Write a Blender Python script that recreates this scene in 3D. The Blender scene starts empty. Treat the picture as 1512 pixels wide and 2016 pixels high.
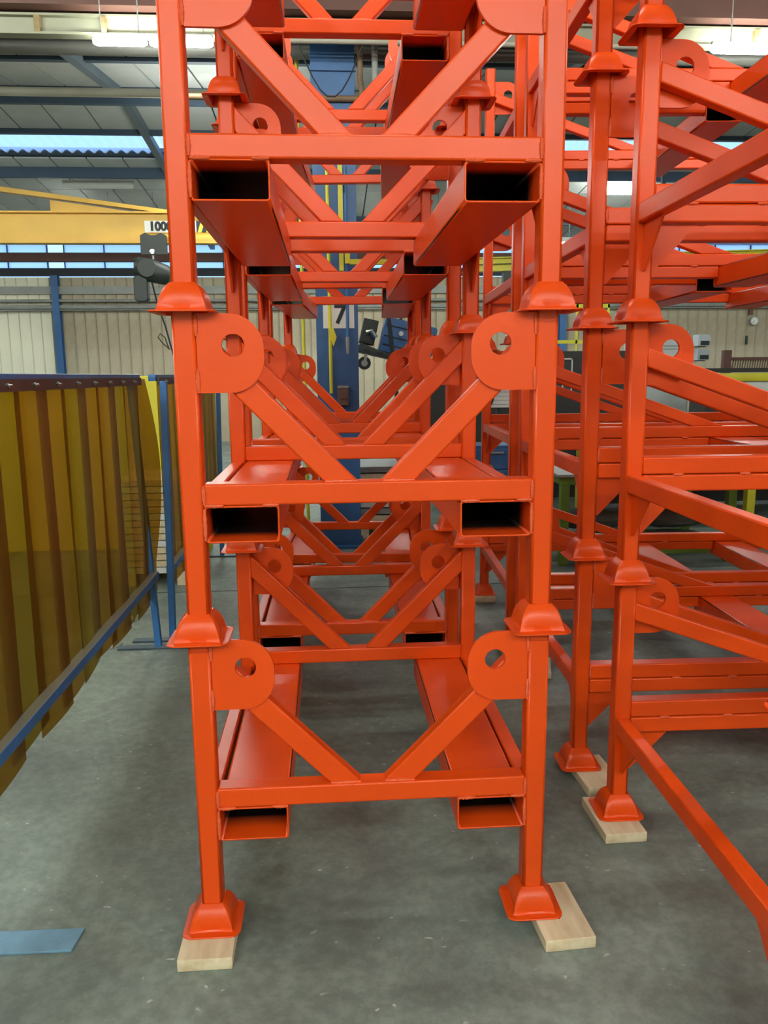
import bpy, bmesh, math, random
from mathutils import Vector, Matrix
random.seed(7)
SC = bpy.context.scene
COL = SC.collection

# ---------------------------------------------------------------- camera, world, exposure
cam_d = bpy.data.cameras.new('camera')
cam_o = bpy.data.objects.new('camera', cam_d)
COL.objects.link(cam_o)
F_PX = 1546.2
cam_d.sensor_fit = 'HORIZONTAL'
cam_d.sensor_width = 36.0
cam_d.lens = 36.0 * F_PX / 1512.0
cam_d.clip_start = 0.02
cam_d.clip_end = 200
yaw, pitch, roll = 0.0678, -0.1725, -0.0097
fw = Vector((math.sin(yaw) * math.cos(pitch), math.cos(yaw) * math.cos(pitch), math.sin(pitch)))
rt = Vector((math.cos(yaw), -math.sin(yaw), 0))
up = rt.cross(fw)
rt2 = rt * math.cos(roll) + up * math.sin(roll)
up2 = -rt * math.sin(roll) + up * math.cos(roll)
M = Matrix((rt2, up2, -fw)).transposed().to_4x4()
M.translation = Vector((0.3976, -2.0708, 1.6083))
cam_o.matrix_world = M
SC.camera = cam_o

world = bpy.data.worlds.new('sky')
SC.world = world
world.use_nodes = True
bg = world.node_tree.nodes['Background']
bg.inputs[0].default_value = (0.36, 0.60, 1.0, 1)
bg.inputs[1].default_value = 1.7

SC.cycles.max_bounces = 4
SC.cycles.diffuse_bounces = 2
SC.cycles.glossy_bounces = 2
SC.cycles.transmission_bounces = 4
SC.cycles.transparent_max_bounces = 10
SC.cycles.use_adaptive_sampling = True
SC.cycles.adaptive_threshold = 0.03
SC.cycles.caustics_reflective = False
SC.cycles.caustics_refractive = False
SC.view_settings.view_transform = 'Standard'
SC.view_settings.look = 'None'
SC.view_settings.exposure = 0.16
SC.view_settings.gamma = 1.0
SC.view_settings.use_curve_mapping = False
LAMP = 105.0          # radiance of the fluorescent diffusers

# ---------------------------------------------------------------- materials
def nt(m):
    return m.node_tree.nodes, m.node_tree.links
def mat(name, col, rough=0.5, metal=0.0, spec=0.5, noise=0.0, nscale=8.0, bump=0.0, bscale=60.0, col2=None, emis=None, coat=0.0):
    m = bpy.data.materials.new(name)
    m.use_nodes = True
    N, L = nt(m)
    b = N['Principled BSDF']
    b.inputs['Base Color'].default_value = (*col, 1)
    b.inputs['Roughness'].default_value = rough
    b.inputs['Metallic'].default_value = metal
    b.inputs['Specular IOR Level'].default_value = spec
    b.inputs['Coat Weight'].default_value = coat
    if emis:
        b.inputs['Emission Color'].default_value = (*emis[0], 1)
        b.inputs['Emission Strength'].default_value = emis[1]
    tc = None
    if noise or bump or col2:
        tc = N.new('ShaderNodeTexCoord')
    if noise or col2:
        n = N.new('ShaderNodeTexNoise')
        n.inputs['Scale'].default_value = nscale
        n.inputs['Detail'].default_value = 6
        n.inputs['Roughness'].default_value = 0.62
        L.new(tc.outputs['Object'], n.inputs['Vector'])
        r = N.new('ShaderNodeValToRGB')
        c2 = col2 or tuple(c * (1 - noise) for c in col)
        r.color_ramp.elements[0].position = 0.34
        r.color_ramp.elements[1].position = 0.66
        r.color_ramp.elements[0].color = (*c2, 1)
        r.color_ramp.elements[1].color = (*col, 1)
        L.new(n.outputs['Fac'], r.inputs['Fac'])
        L.new(r.outputs['Color'], b.inputs['Base Color'])
    if bump:
        n2 = N.new('ShaderNodeTexNoise')
        n2.inputs['Scale'].default_value = bscale
        n2.inputs['Detail'].default_value = 3
        L.new(tc.outputs['Object'], n2.inputs['Vector'])
        bp = N.new('ShaderNodeBump')
        bp.inputs['Strength'].default_value = bump
        bp.inputs['Distance'].default_value = 0.002
        L.new(n2.outputs['Fac'], bp.inputs['Height'])
        L.new(bp.outputs['Normal'], b.inputs['Normal'])
    return m

RED = mat('orange_red_paint', (0.82, 0.076, 0.004), rough=0.33, spec=0.34, noise=0.06, nscale=3.0, bump=0.06, bscale=90)
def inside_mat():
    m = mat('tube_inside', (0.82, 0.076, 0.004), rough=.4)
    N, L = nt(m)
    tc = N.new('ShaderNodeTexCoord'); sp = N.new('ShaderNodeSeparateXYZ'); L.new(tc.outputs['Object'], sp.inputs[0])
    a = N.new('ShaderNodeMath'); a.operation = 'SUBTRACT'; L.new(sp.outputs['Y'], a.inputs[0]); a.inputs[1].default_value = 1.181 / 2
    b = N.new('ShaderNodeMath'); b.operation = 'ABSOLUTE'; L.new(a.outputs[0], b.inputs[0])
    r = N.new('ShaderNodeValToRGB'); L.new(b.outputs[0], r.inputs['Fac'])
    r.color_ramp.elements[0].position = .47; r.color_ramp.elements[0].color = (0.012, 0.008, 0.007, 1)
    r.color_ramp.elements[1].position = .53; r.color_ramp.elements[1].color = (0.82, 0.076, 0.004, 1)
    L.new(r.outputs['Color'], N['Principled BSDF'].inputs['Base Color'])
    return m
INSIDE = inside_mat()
WELD = mat('painted_weld', (0.82, 0.11, 0.03), rough=0.32, bump=0.5, bscale=140)
BLUE = mat('blue_paint', (0.035, 0.14, 0.36), rough=0.42, noise=0.25, nscale=5)
SCRBLUE = mat('screen_blue_paint', (0.05, 0.20, 0.52), rough=0.4, noise=0.2, nscale=6)
def dusty(m, dust):
    N, L = nt(m); b = N['Principled BSDF']; src = b.inputs['Base Color'].links[0].from_socket
    g = N.new('ShaderNodeNewGeometry'); sp = N.new('ShaderNodeSeparateXYZ'); L.new(g.outputs['Normal'], sp.inputs[0])
    r = N.new('ShaderNodeValToRGB'); r.color_ramp.elements[0].position = .7; r.color_ramp.elements[1].position = .95; L.new(sp.outputs['Z'], r.inputs['Fac'])
    x = N.new('ShaderNodeMix'); x.data_type = 'RGBA'; L.new(r.outputs['Color'], x.inputs[0]); L.new(src, x.inputs[6]); x.inputs[7].default_value = (*dust, 1)
    L.new(x.outputs[2], b.inputs['Base Color'])
dusty(SCRBLUE, (0.20, 0.215, 0.18))
GRIMEBLUE = mat('worn_blue_paint', (0.07, 0.11, 0.15), rough=0.5, noise=0.4, nscale=9)
COLBLUE = mat('column_blue_paint', (0.030, 0.115, 0.30), rough=0.45, noise=0.25, nscale=3)
ROOFBLUE = mat('roof_steel_blue', (0.05, 0.085, 0.13), rough=0.6)
DKSTEEL = mat('dark_steel', (0.018, 0.024, 0.034), rough=0.7)
RAFTER = mat('rafter_grey_blue', (0.12, 0.16, 0.20), rough=0.6)
DUCT = mat('dark_duct', (0.13, 0.13, 0.115), rough=0.5, noise=0.2, nscale=3)
YEL = mat('crane_yellow', (0.78, 0.46, 0.06), rough=0.45, noise=0.12, nscale=2)
LIME = mat('safety_yellow', (0.70, 0.62, 0.035), rough=0.45, noise=0.12, nscale=4)
DARK = mat('dark_grey_plastic', (0.022, 0.030, 0.027), rough=0.5)
BLACK = mat('black_rubber', (0.012, 0.012, 0.012), rough=0.6)
CHROME = mat('bright_steel', (0.62, 0.62, 0.62), rough=0.25, metal=1)
GALV = mat('galvanised_grey', (0.30, 0.31, 0.29), rough=0.5, noise=0.2, nscale=4)
CREAM = mat('cream_steel', (0.30, 0.30, 0.215), rough=0.6, noise=0.25, nscale=1.4)
RUST = mat('rust_stiffener', (0.30, 0.22, 0.10), rough=0.8, noise=0.4, nscale=12)
BROWN = mat('red_oxide_steel', (0.135, 0.060, 0.045), rough=0.65, noise=0.2, nscale=2)
BARBROWN = mat('brown_clamp_bar', (0.085, 0.055, 0.040), rough=0.6, noise=0.3, nscale=6)
PANELR = mat('roof_board', (0.56, 0.59, 0.59), rough=0.9, noise=0.22, nscale=0.7)
PIPEC = mat('pale_pipe', (0.42, 0.41, 0.33), rough=0.5, noise=0.2, nscale=2)
BPIPE = mat('brown_pipe', (0.20, 0.13, 0.07), rough=0.6, noise=0.3, nscale=8)
WHITE = mat('white_board', (0.72, 0.72, 0.68), rough=0.6)
INK = mat('black_ink', (0.010, 0.012, 0.016), rough=0.6)
GREEN = mat('green_paint', (0.16, 0.30, 0.03), rough=0.5, noise=0.25, nscale=6)
DKCAB = mat('dark_cabinet', (0.030, 0.027, 0.025), rough=0.6)
WALLT = mat('tan_cladding', (0.50, 0.45, 0.33), rough=0.7, col2=(0.33, 0.27, 0.19), nscale=0.55)
WALLT_LIT = mat('lit_tan_cladding', (0.80, 0.78, 0.62), rough=0.7, noise=0.08, nscale=0.5)  # brighter copy of the wall colour: light on the far-left panels painted in
WALLG = mat('plain_wall', (0.66, 0.64, 0.56), rough=0.85, noise=0.15, nscale=0.4)
STONE = mat('grey_sack', (0.16, 0.155, 0.14), rough=0.9, noise=0.3, nscale=5)
LAMPM = mat('fluorescent_diffuser', (0.9, 0.9, 0.9), rough=0.5, emis=((0.96, 1.0, 0.90), LAMP))
LAMPOFF = mat('unlit_diffuser', (0.62, 0.64, 0.62), rough=0.4)

def wood_mat():
    m = mat('pine_board', (0.66, 0.50, 0.30), rough=0.75, bump=0.25, bscale=40)
    N, L = nt(m)
    tc = N.new('ShaderNodeTexCoord')
    mp = N.new('ShaderNodeMapping'); mp.inputs['Scale'].default_value = (16, 3.2, 16)
    w = N.new('ShaderNodeTexNoise'); w.inputs['Scale'].default_value = 1.6; w.inputs['Detail'].default_value = 5
    r = N.new('ShaderNodeValToRGB')
    r.color_ramp.elements[0].position = .3; r.color_ramp.elements[0].color = (0.60, 0.45, 0.26, 1)
    r.color_ramp.elements[1].position = .62; r.color_ramp.elements[1].color = (0.78, 0.65, 0.44, 1)
    L.new(tc.outputs['Object'], mp.inputs['Vector']); L.new(mp.outputs['Vector'], w.inputs['Vector'])
    L.new(w.outputs['Fac'], r.inputs['Fac']); L.new(r.outputs['Color'], N['Principled BSDF'].inputs['Base Color'])
    return m
PINE = wood_mat()

def floor_mat():
    m = bpy.data.materials.new('workshop_concrete'); m.use_nodes = True
    N, L = nt(m); b = N['Principled BSDF']
    tc = N.new('ShaderNodeTexCoord')
    def noise(s, d=6, r=.6):
        n = N.new('ShaderNodeTexNoise'); n.inputs['Scale'].default_value = s; n.inputs['Detail'].default_value = d
        n.inputs['Roughness'].default_value = r; L.new(tc.outputs['Object'], n.inputs['Vector']); return n
    def ramp(fac, p0, c0, p1, c1):
        r = N.new('ShaderNodeValToRGB'); r.color_ramp.elements[0].position = p0; r.color_ramp.elements[1].position = p1
        r.color_ramp.elements[0].color = (*c0, 1); r.color_ramp.elements[1].color = (*c1, 1); L.new(fac, r.inputs['Fac']); return r
    def mixc(f, a, bb):
        x = N.new('ShaderNodeMix'); x.data_type = 'RGBA'; L.new(f, x.inputs[0]); L.new(a, x.inputs[6]); 
        if isinstance(bb, tuple): x.inputs[7].default_value = (*bb, 1)
        else: L.new(bb, x.inputs[7])
        return x
    base = ramp(noise(1.3, 8, .65).outputs['Fac'], .32, (0.118, 0.136, 0.119), .68, (0.275, 0.325, 0.280))
    fine = ramp(noise(22, 6, .7).outputs['Fac'], .42, (0.35, 0.35, 0.35), .6, (1, 1, 1))
    mul = N.new('ShaderNodeMix'); mul.data_type = 'RGBA'; mul.blend_type = 'MULTIPLY'; mul.inputs[0].default_value = .35
    L.new(base.outputs['Color'], mul.inputs[6]); L.new(fine.outputs['Color'], mul.inputs[7])
    # pale chips and scratches
    vo = N.new('ShaderNodeTexVoronoi'); vo.inputs['Scale'].default_value = 13; vo.inputs['Randomness'].default_value = 1
    mp = N.new('ShaderNodeMapping'); mp.inputs['Scale'].default_value = (1, 1.5, 1); mp.inputs['Rotation'].default_value = (0, 0, .6)
    L.new(tc.outputs['Object'], mp.inputs['Vector'])
    nz = N.new('ShaderNodeTexNoise'); nz.inputs['Scale'].default_value = 30
    L.new(tc.outputs['Object'], nz.inputs['Vector'])
    ad = N.new('ShaderNodeVectorMath'); ad.operation = 'SCALE'; ad.inputs[3].default_value = .05; L.new(nz.outputs['Color'], ad.inputs[0])
    av = N.new('ShaderNodeVectorMath'); av.operation = 'ADD'; L.new(mp.outputs['Vector'], av.inputs[0]); L.new(ad.outputs['Vector'], av.inputs[1])
    L.new(av.outputs['Vector'], vo.inputs['Vector'])
    spot = ramp(vo.outputs['Distance'], .055, (1, 1, 1), .12, (0, 0, 0))
    gate = ramp(noise(2.6, 3, .6).outputs['Fac'], .44, (0, 0, 0), .60, (1, 1, 1))
    mm = N.new('ShaderNodeMath'); mm.operation = 'MULTIPLY'; L.new(spot.outputs['Color'], mm.inputs[0]); L.new(gate.outputs['Color'], mm.inputs[1])
    m2 = N.new('ShaderNodeMath'); m2.operation = 'MULTIPLY'; m2.inputs[1].default_value = .95; L.new(mm.outputs[0], m2.inputs[0])
    fin = mixc(m2.outputs[0], mul.outputs[2], (0.55, 0.54, 0.48))
    L.new(fin.outputs[2], b.inputs['Base Color'])
    rr = ramp(noise(3, 5).outputs['Fac'], .3, (.42, .42, .42), .7, (.62, .62, .62)); L.new(rr.outputs['Color'], b.inputs['Roughness'])
    bp = N.new('ShaderNodeBump'); bp.inputs['Strength'].default_value = .25; bp.inputs['Distance'].default_value = .004
    L.new(noise(45, 6, .7).outputs['Fac'], bp.inputs['Height']); L.new(bp.outputs['Normal'], b.inputs['Normal'])
    return m
FLOORM = floor_mat()

def sheet_mat(name, tint, transp, rough=.35, trans=0.5, through=None):
    """thin plastic sheet: some light passes straight, some is scattered through, the rest reflected"""
    m = bpy.data.materials.new(name); m.use_nodes = True
    N, L = nt(m); out = N['Material Output']; b = N['Principled BSDF']
    b.inputs['Base Color'].default_value = (*tint, 1); b.inputs['Roughness'].default_value = rough
    t = N.new('ShaderNodeBsdfTranslucent'); t.inputs[0].default_value = (*tint, 1)
    tr = N.new('ShaderNodeBsdfTransparent'); tr.inputs[0].default_value = (*(through or tint), 1)
    a = N.new('ShaderNodeMixShader'); a.inputs[0].default_value = trans
    L.new(b.outputs[0], a.inputs[1]); L.new(t.outputs[0], a.inputs[2])
    c = N.new('ShaderNodeMixShader'); c.inputs[0].default_value = transp
    L.new(a.outputs[0], c.inputs[1]); L.new(tr.outputs[0], c.inputs[2])
    L.new(c.outputs[0], out.inputs['Surface'])
    return m
AMBER = sheet_mat('amber_curtain_pvc', (0.185, 0.100, 0.013), 0.36, .3, .5, (0.62, 0.34, 0.045))
AMBER2 = sheet_mat('olive_curtain_pvc', (0.165, 0.108, 0.013), 0.36, .3, .5, (0.56, 0.38, 0.05))
SKYSHEET = sheet_mat('translucent_roof_sheet', (0.86, 0.93, 1.0), 0.35, .4, .85)

# ---------------------------------------------------------------- mesh helpers
class MB:
    def __init__(s): s.v = []; s.f = []
    def add(s, v, f):
        o = len(s.v); s.v += [tuple(p) for p in v]; s.f += [tuple(i + o for i in q) for q in f]; return s
    def box(s, x0, x1, y0, y1, z0, z1):
        v = [(x, y, z) for z in (z0, z1) for y in (y0, y1) for x in (x0, x1)]
        return s.add(v, [(0, 2, 3, 1), (4, 5, 7, 6), (0, 1, 5, 4), (2, 6, 7, 3), (0, 4, 6, 2), (1, 3, 7, 5)])
    def prism(s, poly, plane, a, b):
        """polygon in plane 'xz','yz','xy' extruded along the remaining axis from a to b"""
        def P(p, t):
            return {'xz': (p[0], t, p[1]), 'yz': (t, p[0], p[1]), 'xy': (p[0], p[1], t)}[plane]
        n = len(poly)
        v = [P(p, a) for p in poly] + [P(p, b) for p in poly]
        f = [tuple(range(n))[::-1], tuple(range(n, 2 * n))] + [(i, (i + 1) % n, (i + 1) % n + n, i + n) for i in range(n)]
        return s.add(v, f)
    def loft(s, rings, cap0=True, cap1=True):
        n = len(rings[0]); v = [p for r in rings for p in r]; f = []
        for k in range(len(rings) - 1):
            for i in range(n):
                j = (i + 1) % n
                f.append((k * n + i, k * n + j, (k + 1) * n + j, (k + 1) * n + i))
        if cap0: f.append(tuple(range(n))[::-1])
        if cap1: f.append(tuple(range((len(rings) - 1) * n, len(rings) * n)))
        return s.add(v, f)
    def tube(s, pts, r, n=10):
        pts = [Vector(p) for p in pts]; rings = []; prev = None
        for i, p in enumerate(pts):
            d = (pts[min(i + 1, len(pts) - 1)] - pts[max(i - 1, 0)]).normalized()
            u = (prev - d * prev.dot(d)) if prev else d.orthogonal()
            u.normalize(); w = d.cross(u); prev = u
            rr = r[i] if isinstance(r, (list, tuple)) else r
            rings.append([p + (u * math.cos(2 * math.pi * k / n) + w * math.sin(2 * math.pi * k / n)) * rr for k in range(n)])
        return s.loft(rings)
    def build(s, name, m, parent=None, bevel=0.0, seg=2, smooth=False, loc=None, rot=None, flatbig=False):
        me = bpy.data.meshes.new(name)
        me.from_pydata(s.v, [], s.f)
        bm = bmesh.new(); bm.from_mesh(me)
        bmesh.ops.recalc_face_normals(bm, faces=bm.faces)
        if bevel:
            ed = [e for e in bm.edges if len(e.link_faces) == 2 and e.calc_face_angle(0) > 0.5]
            bmesh.ops.bevel(bm, geom=ed, offset=bevel, segments=seg, profile=0.5, affect='EDGES', clamp_overlap=True)
        bm.to_mesh(me); bm.free()
        big = max((p.area for p in me.polygons), default=0)
        me.materials.append(m)
        o = bpy.data.objects.new(name, me); COL.objects.link(o)
        if smooth or bevel:
            me.polygons.foreach_set('use_smooth', [(p.area < .2 * big if (bevel or flatbig) else True) for p in me.polygons])
            if not (bevel or flatbig): me.set_sharp_from_angle(angle=math.radians(38))
        if parent: o.parent = parent
        if loc: o.location = loc
        if rot: o.rotation_euler = rot
        return o

def inst(o, parent=None, loc=None, rot=None, name=None):
    c = o.copy(); COL.objects.link(c)
    if name: c.name = name
    c.parent = parent
    if loc is not None: c.location = loc
    if rot is not None: c.rotation_euler = rot
    return c
def copy_tree(o, parent=None):
    c = o.copy(); COL.objects.link(c); c.parent = parent
    for ch in list(o.children): copy_tree(ch, c)
    return c
def empty(name, loc=(0, 0, 0), rz=0.0):
    o = bpy.data.objects.new(name, None); COL.objects.link(o); o.location = loc; o.rotation_euler = (0, 0, rz)
    o.empty_display_size = .1
    return o
def tag(o, label, cat, group=None, kind=None):
    o['label'] = label; o['category'] = cat
    if group: o['group'] = group
    if kind: o['kind'] = kind
    return o
def struct(o, label=None, cat=None):
    o['kind'] = 'structure'
    if label: o['label'] = label
    if cat: o['category'] = cat
    return o
def text(body, size, m, parent, loc, rot, bold=0.0, name='lettering'):
    c = bpy.data.curves.new(name, 'FONT'); c.body = body; c.size = size; c.extrude = .001; c.offset = bold
    c.align_x = 'CENTER'; c.align_y = 'CENTER'; c.materials.append(m)
    tmp = bpy.data.objects.new('tmp_text', c); COL.objects.link(tmp)
    me = bpy.data.meshes.new_from_object(tmp.evaluated_get(bpy.context.evaluated_depsgraph_get()))
    bpy.data.objects.remove(tmp)
    me.name = name
    o = bpy.data.objects.new(name, me); COL.objects.link(o); o.parent = parent; o.location = loc; o.rotation_euler = rot
    return o

# ---------------------------------------------------------------- the hall
RIDGE_Y, RIDGE_Z = 9.8, 5.46
EAVE_Y, EAVE_Z = 18.0, 4.72
VAL_Y, VAL_Z = 5.3, 4.80
RID2_Y, RID2_Z, BACK_Y = -2.2, 5.9, -9.0
XL, XR = -13.0, 17.0
def roof_z(y):
    pts = [(BACK_Y, 4.8), (RID2_Y, RID2_Z), (VAL_Y, VAL_Z), (RIDGE_Y, RIDGE_Z), (EAVE_Y + .4, EAVE_Z - .035)]
    for (a, za), (b, zb) in zip(pts, pts[1:]):
        if y <= b: return za + (zb - za) * (y - a) / (b - a)
    return pts[-1][1]

fl = struct(MB().box(XL, XR, BACK_Y, EAVE_Y + .1, -.2, 0).build('floor', FLOORM), 'dark grey-green workshop concrete floor', 'floor')
MB().box(XL, XR, 3.785, 3.797, -.001, .0015).build('floor_joint', INK, fl)

cl = struct(empty('ceiling'), 'low pitched boarded roof with blue purlins and translucent strips', 'ceiling')
def deck(y0, y1):
    m = MB(); za, zb = roof_z(y0) + .06, roof_z(y1) + .06
    m.add([(XL, y0, za), (XR, y0, za), (XR, y1, zb), (XL, y1, zb), (XL, y0, za + .06), (XR, y0, za + .06), (XR, y1, zb + .06), (XL, y1, zb + .06)],
          [(0, 1, 2, 3), (4, 7, 6, 5), (0, 4, 5, 1), (3, 2, 6, 7), (0, 3, 7, 4), (1, 5, 6, 2)])
    m.build('roof_deck', ROOFBLUE, cl)
for a, b in [(BACK_Y, RID2_Y), (RID2_Y, VAL_Y), (VAL_Y, RIDGE_Y), (RIDGE_Y, 11.15), (12.1, EAVE_Y + .1)]: deck(a, b)
# boards hung under the deck, only where the photograph looks
def boards(y0, y1, x0, x1, w):
    L = math.hypot(y1 - y0, roof_z(y1) - roof_z(y0)); ang = math.atan2(roof_z(y1) - roof_z(y0), y1 - y0)
    first = None; x = x0
    while x < x1:
        loc = (x + w / 2, (y0 + y1) / 2, (roof_z(y0) + roof_z(y1)) / 2 + .03)
        if first is None:
            first = MB().box(-w / 2 + .012, w / 2 - .012, -L / 2 + .01, L / 2 - .01, -.012, .012).build('panel', PANELR, cl, loc=loc, rot=(ang, 0, 0))
        else: inst(first, cl, loc, (ang, 0, 0))
        x += w
boards(5.6, 7.8, -5.4, 7.8, .6)
boards(7.8, 9.75, -5.4, 9.0, .6)
boards(9.85, 11.1, -5.4, 9.6, .6)
boards(12.3, 13.9, -6.6, 10.8, .6)
boards(13.9, 17.9, -7.8, 12, .6)
for y, h, mt in [(7.75, .03, ROOFBLUE), (9.45, .20, ROOFBLUE), (11.1, .05, ROOFBLUE), (12.75, .15, ROOFBLUE), (15.6, .14, ROOFBLUE)]:
    MB().box(XL, XR, y - .04, y + .04, roof_z(y) - h, roof_z(y) + .03).build('purlin', mt, cl)
for x in (-7.9, -2.33, 3.25, 8.8):
    for y0, y1 in ((5.4, 9.75), (9.85, 17.95)):
        m = MB(); w = .055; h = .09
        za, zb = roof_z(y0), roof_z(y1)
        m.add([(x - w, y0, za - h), (x + w, y0, za - h), (x + w, y1, zb - h), (x - w, y1, zb - h), (x - w, y0, za + .02), (x + w, y0, za + .02), (x + w, y1, zb + .02), (x - w, y1, zb + .02)],
              [(0, 1, 2, 3), (4, 7, 6, 5), (0, 4, 5, 1), (3, 2, 6, 7), (0, 3, 7, 4), (1, 5, 6, 2)])
        m.build('rafter', RAFTER, cl)
# corrugated translucent sheets in the roof
def wave_sheet(x0, x1, y0, y1):
    m = MB(); n = int((x1 - x0) / .02); v = []; f = []
    for i in range(n + 1):
        x = x0 + (x1 - x0) * i / n; w = .024 * math.sin(2 * math.pi * x / .177)
        v += [(x, y0, roof_z(y0) + .06 + w), (x, y1, roof_z(y1) + .06 + w)]
    for i in range(n): f.append((2 * i, 2 * i + 2, 2 * i + 3, 2 * i + 1))
    m.add(v, f); m.build('skylight_sheet', SKYSHEET, cl, smooth=True)
for xa, xb in ((-7.8, -2.42), (-2.24, 3.15), (3.35, 8.7)): wave_sheet(xa, xb, 11.13, 12.12)

# back wall: cladding planks, rails, translucent bands
wb = struct(MB().box(XL, XR, EAVE_Y, EAVE_Y + .08, 0, 3.9).build('wall_back', GALV), 'ribbed tan metal cladding wall at the far end', 'wall')
def plank(w, m):
    b = MB(); h = .035
    b.prism([(-w / 2, 0), (-w / 2 + .012, -.012), (w / 2 - .03, -.012), (w / 2 - .02, -h), (w / 2 - .008, -h), (w / 2, 0)], 'xy', 0.0, 4.0)
    return b.build('panel', m, wb, loc=(0, 0, -50))
pt = plank(.26, WALLT); pt_lit = plank(.26, WALLT_LIT)
x = -8.2; k = 0
used = {}
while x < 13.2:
    src = pt_lit if x < -6.25 else pt  # panels left of the column carry their stronger light as colour
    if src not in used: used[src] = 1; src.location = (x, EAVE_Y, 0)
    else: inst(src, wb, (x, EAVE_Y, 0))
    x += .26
MB().box(-9, 14, EAVE_Y - .10, EAVE_Y - .035, 3.60, 3.78).build('wall_rail', GALV, wb)
MB().box(-9, 14, EAVE_Y - .12, EAVE_Y + .02, 4.02, 4.20).build('wall_plate', DKSTEEL, wb)
for z, r in ((3.44, .035), (3.29, .05), (3.22, .015)):
    MB().tube([(-9, EAVE_Y - .16, z), (14, EAVE_Y - .16, z)], r, 8).build('conduit', GALV, wb, smooth=True)
wn = 0
for xa, xb in ((-9.0, -6.25), (-5.85, -0.2), (0.2, 6.1), (6.5, 13)):
    wn += 1
    w = struct(empty('window_%d' % wn), None)
    n = int((xb - xa) / .9)
    for i in range(n):
        x0 = xa + (xb - xa) * i / n; x1 = xa + (xb - xa) * (i + 1) / n - .02
        MB().box(x0, x1, EAVE_Y + .0, EAVE_Y + .012, 4.21, 4.92).build('pane', SKYSHEET, w)
    for i in range(n + 1):
        xx = xa + (xb - xa) * i / n
        MB().box(xx - .015, xx + .005, EAVE_Y - .03, EAVE_Y + .05, 4.2, 4.93).build('mullion', ROOFBLUE, w)
eb = tag(MB().box(-9, 13.5, EAVE_Y - .5, EAVE_Y - .34, 4.30, 4.50).build('eaves_beam', BROWN), 'red-brown steel beam running along the far wall windows', 'beam', kind='structure')
for sx, lab in ((-6.08, 'slim blue steel column against the far wall, left of the crane'), (6.3, 'slim blue steel column against the far wall, right of the stacks')):
    o = MB().box(sx - .085, sx + .085, EAVE_Y - .22, EAVE_Y - .20, 0, 4.02).box(sx - .085, sx + .085, EAVE_Y - .06, EAVE_Y - .04, 0, 4.02).box(sx - .01, sx + .01, EAVE_Y - .20, EAVE_Y - .06, 0, 4.02).build('wall_column', COLBLUE)
    tag(o, lab, 'column', kind='structure')
struct(MB().box(XL - .1, XL, BACK_Y, EAVE_Y + .1, 0, 6).build('wall_left', WALLG), 'plain side wall of the hall', 'wall')
struct(MB().box(XR, XR + .1, BACK_Y, EAVE_Y + .1, 0, 6).build('wall_right', WALLG), 'plain side wall of the hall', 'wall')
struct(MB().box(XL, XR, BACK_Y - .1, BACK_Y, 0, 6).build('wall_front', WALLG), 'plain wall behind the viewer', 'wall')

# valley beam, runway beam, duct, pipe
def ibeam(x0, x1, yc, z0, z1, w, tf=.018):
    return MB().box(x0, x1, yc - w / 2, yc + w / 2, z0, z0 + tf).box(x0, x1, yc - w / 2, yc + w / 2, z1 - tf, z1).box(x0, x1, yc - .008, yc + .008, z0 + tf, z1 - tf)
tag(MB().box(XL, XR, 4.86, 5.02, 4.51, 4.86).build('valley_beam', BROWN), 'broad red-brown roof beam along the top edge', 'beam', kind='structure')
rb = tag(ibeam(XL, XR, 5.02, 4.335, 4.49, .10).build('runway_beam', CREAM), 'cream steel beam with rusty stiffeners above the lamps', 'beam', kind='structure')
for x in (-3.4, -2.6, -1.873, -1.352, 2.4, 3.2, 4.1, 5.0):
    MB().box(x - .022, x + .022, 4.965, 5.012, 4.352, 4.472).build('stiffener', RUST, rb)
tag(MB().tube([(XL, 5.62, 4.48), (XR, 5.62, 4.48)], .062, 14).build('air_duct', DUCT, smooth=True), 'grey round duct behind the left lamps', 'duct')
tag(MB().tube([(XL, 7.5, 4.725), (XR, 7.5, 4.725)], .047, 12).build('roof_pipe', PIPEC, smooth=True), 'pale pipe hung below the ridge', 'pipe')

# ---------------------------------------------------------------- lamps
def lamp(x, y, z, L, label, lit=True, group='fluorescent ceiling lamps', w=.034, reflector=False, plain=False):
    t = empty('ceiling_lamp', (x, y, z))
    MB().box(-L / 2, L / 2, -w * .4, w * .4, w * .9, w * .9 + .03).build('housing', GALV, t, bevel=.004)
    seg = ([(-L / 2, 0, 0), (-L / 2 + .03, 0, 0), (L / 2 - .03, 0, 0), (L / 2, 0, 0)], [w * .6, w, w, w * .6], 10) if plain is False else ([(-L / 2, 0, 0), (L / 2, 0, 0)], w, 6)
    MB().tube(*seg).build('diffuser', LAMPM if lit else LAMPOFF, t, smooth=True)
    for sx in (-L / 2 + .03, L / 2 - .03): MB().box(sx - .012, sx + .012, -w * .3, w * .3, w * .5, w * .95).build('tube_holder', GALV, t)
    for sx in (-L * .35, L * .35):
        MB().tube([(sx, 0, w * .9), (sx, 0, max(.12, roof_z(y) - z + .02))], .006, 6).build('hanger', GALV, t)
    if reflector: MB().add([(-L / 2, -w * 2.6, -w * .6), (-L / 2, 0, w * 1.6), (-L / 2, w * 2.6, -w * .6), (L / 2, -w * 2.6, -w * .6), (L / 2, 0, w * 1.6), (L / 2, w * 2.6, -w * .6)], [(0, 3, 4, 1), (1, 4, 5, 2)]).build('reflector', GALV, t)  # shade added to keep fill-lamp light off the roof boards above
    tag(t, label, 'lamp', group)
    return t
lamp(-1.20, 4.86, 4.245, .42, 'lit tube lamp left of the near stack, further left of the pair')
lamp(-.72, 4.86, 4.245, .50, 'lit tube lamp crossing behind the near stack left post')
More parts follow.
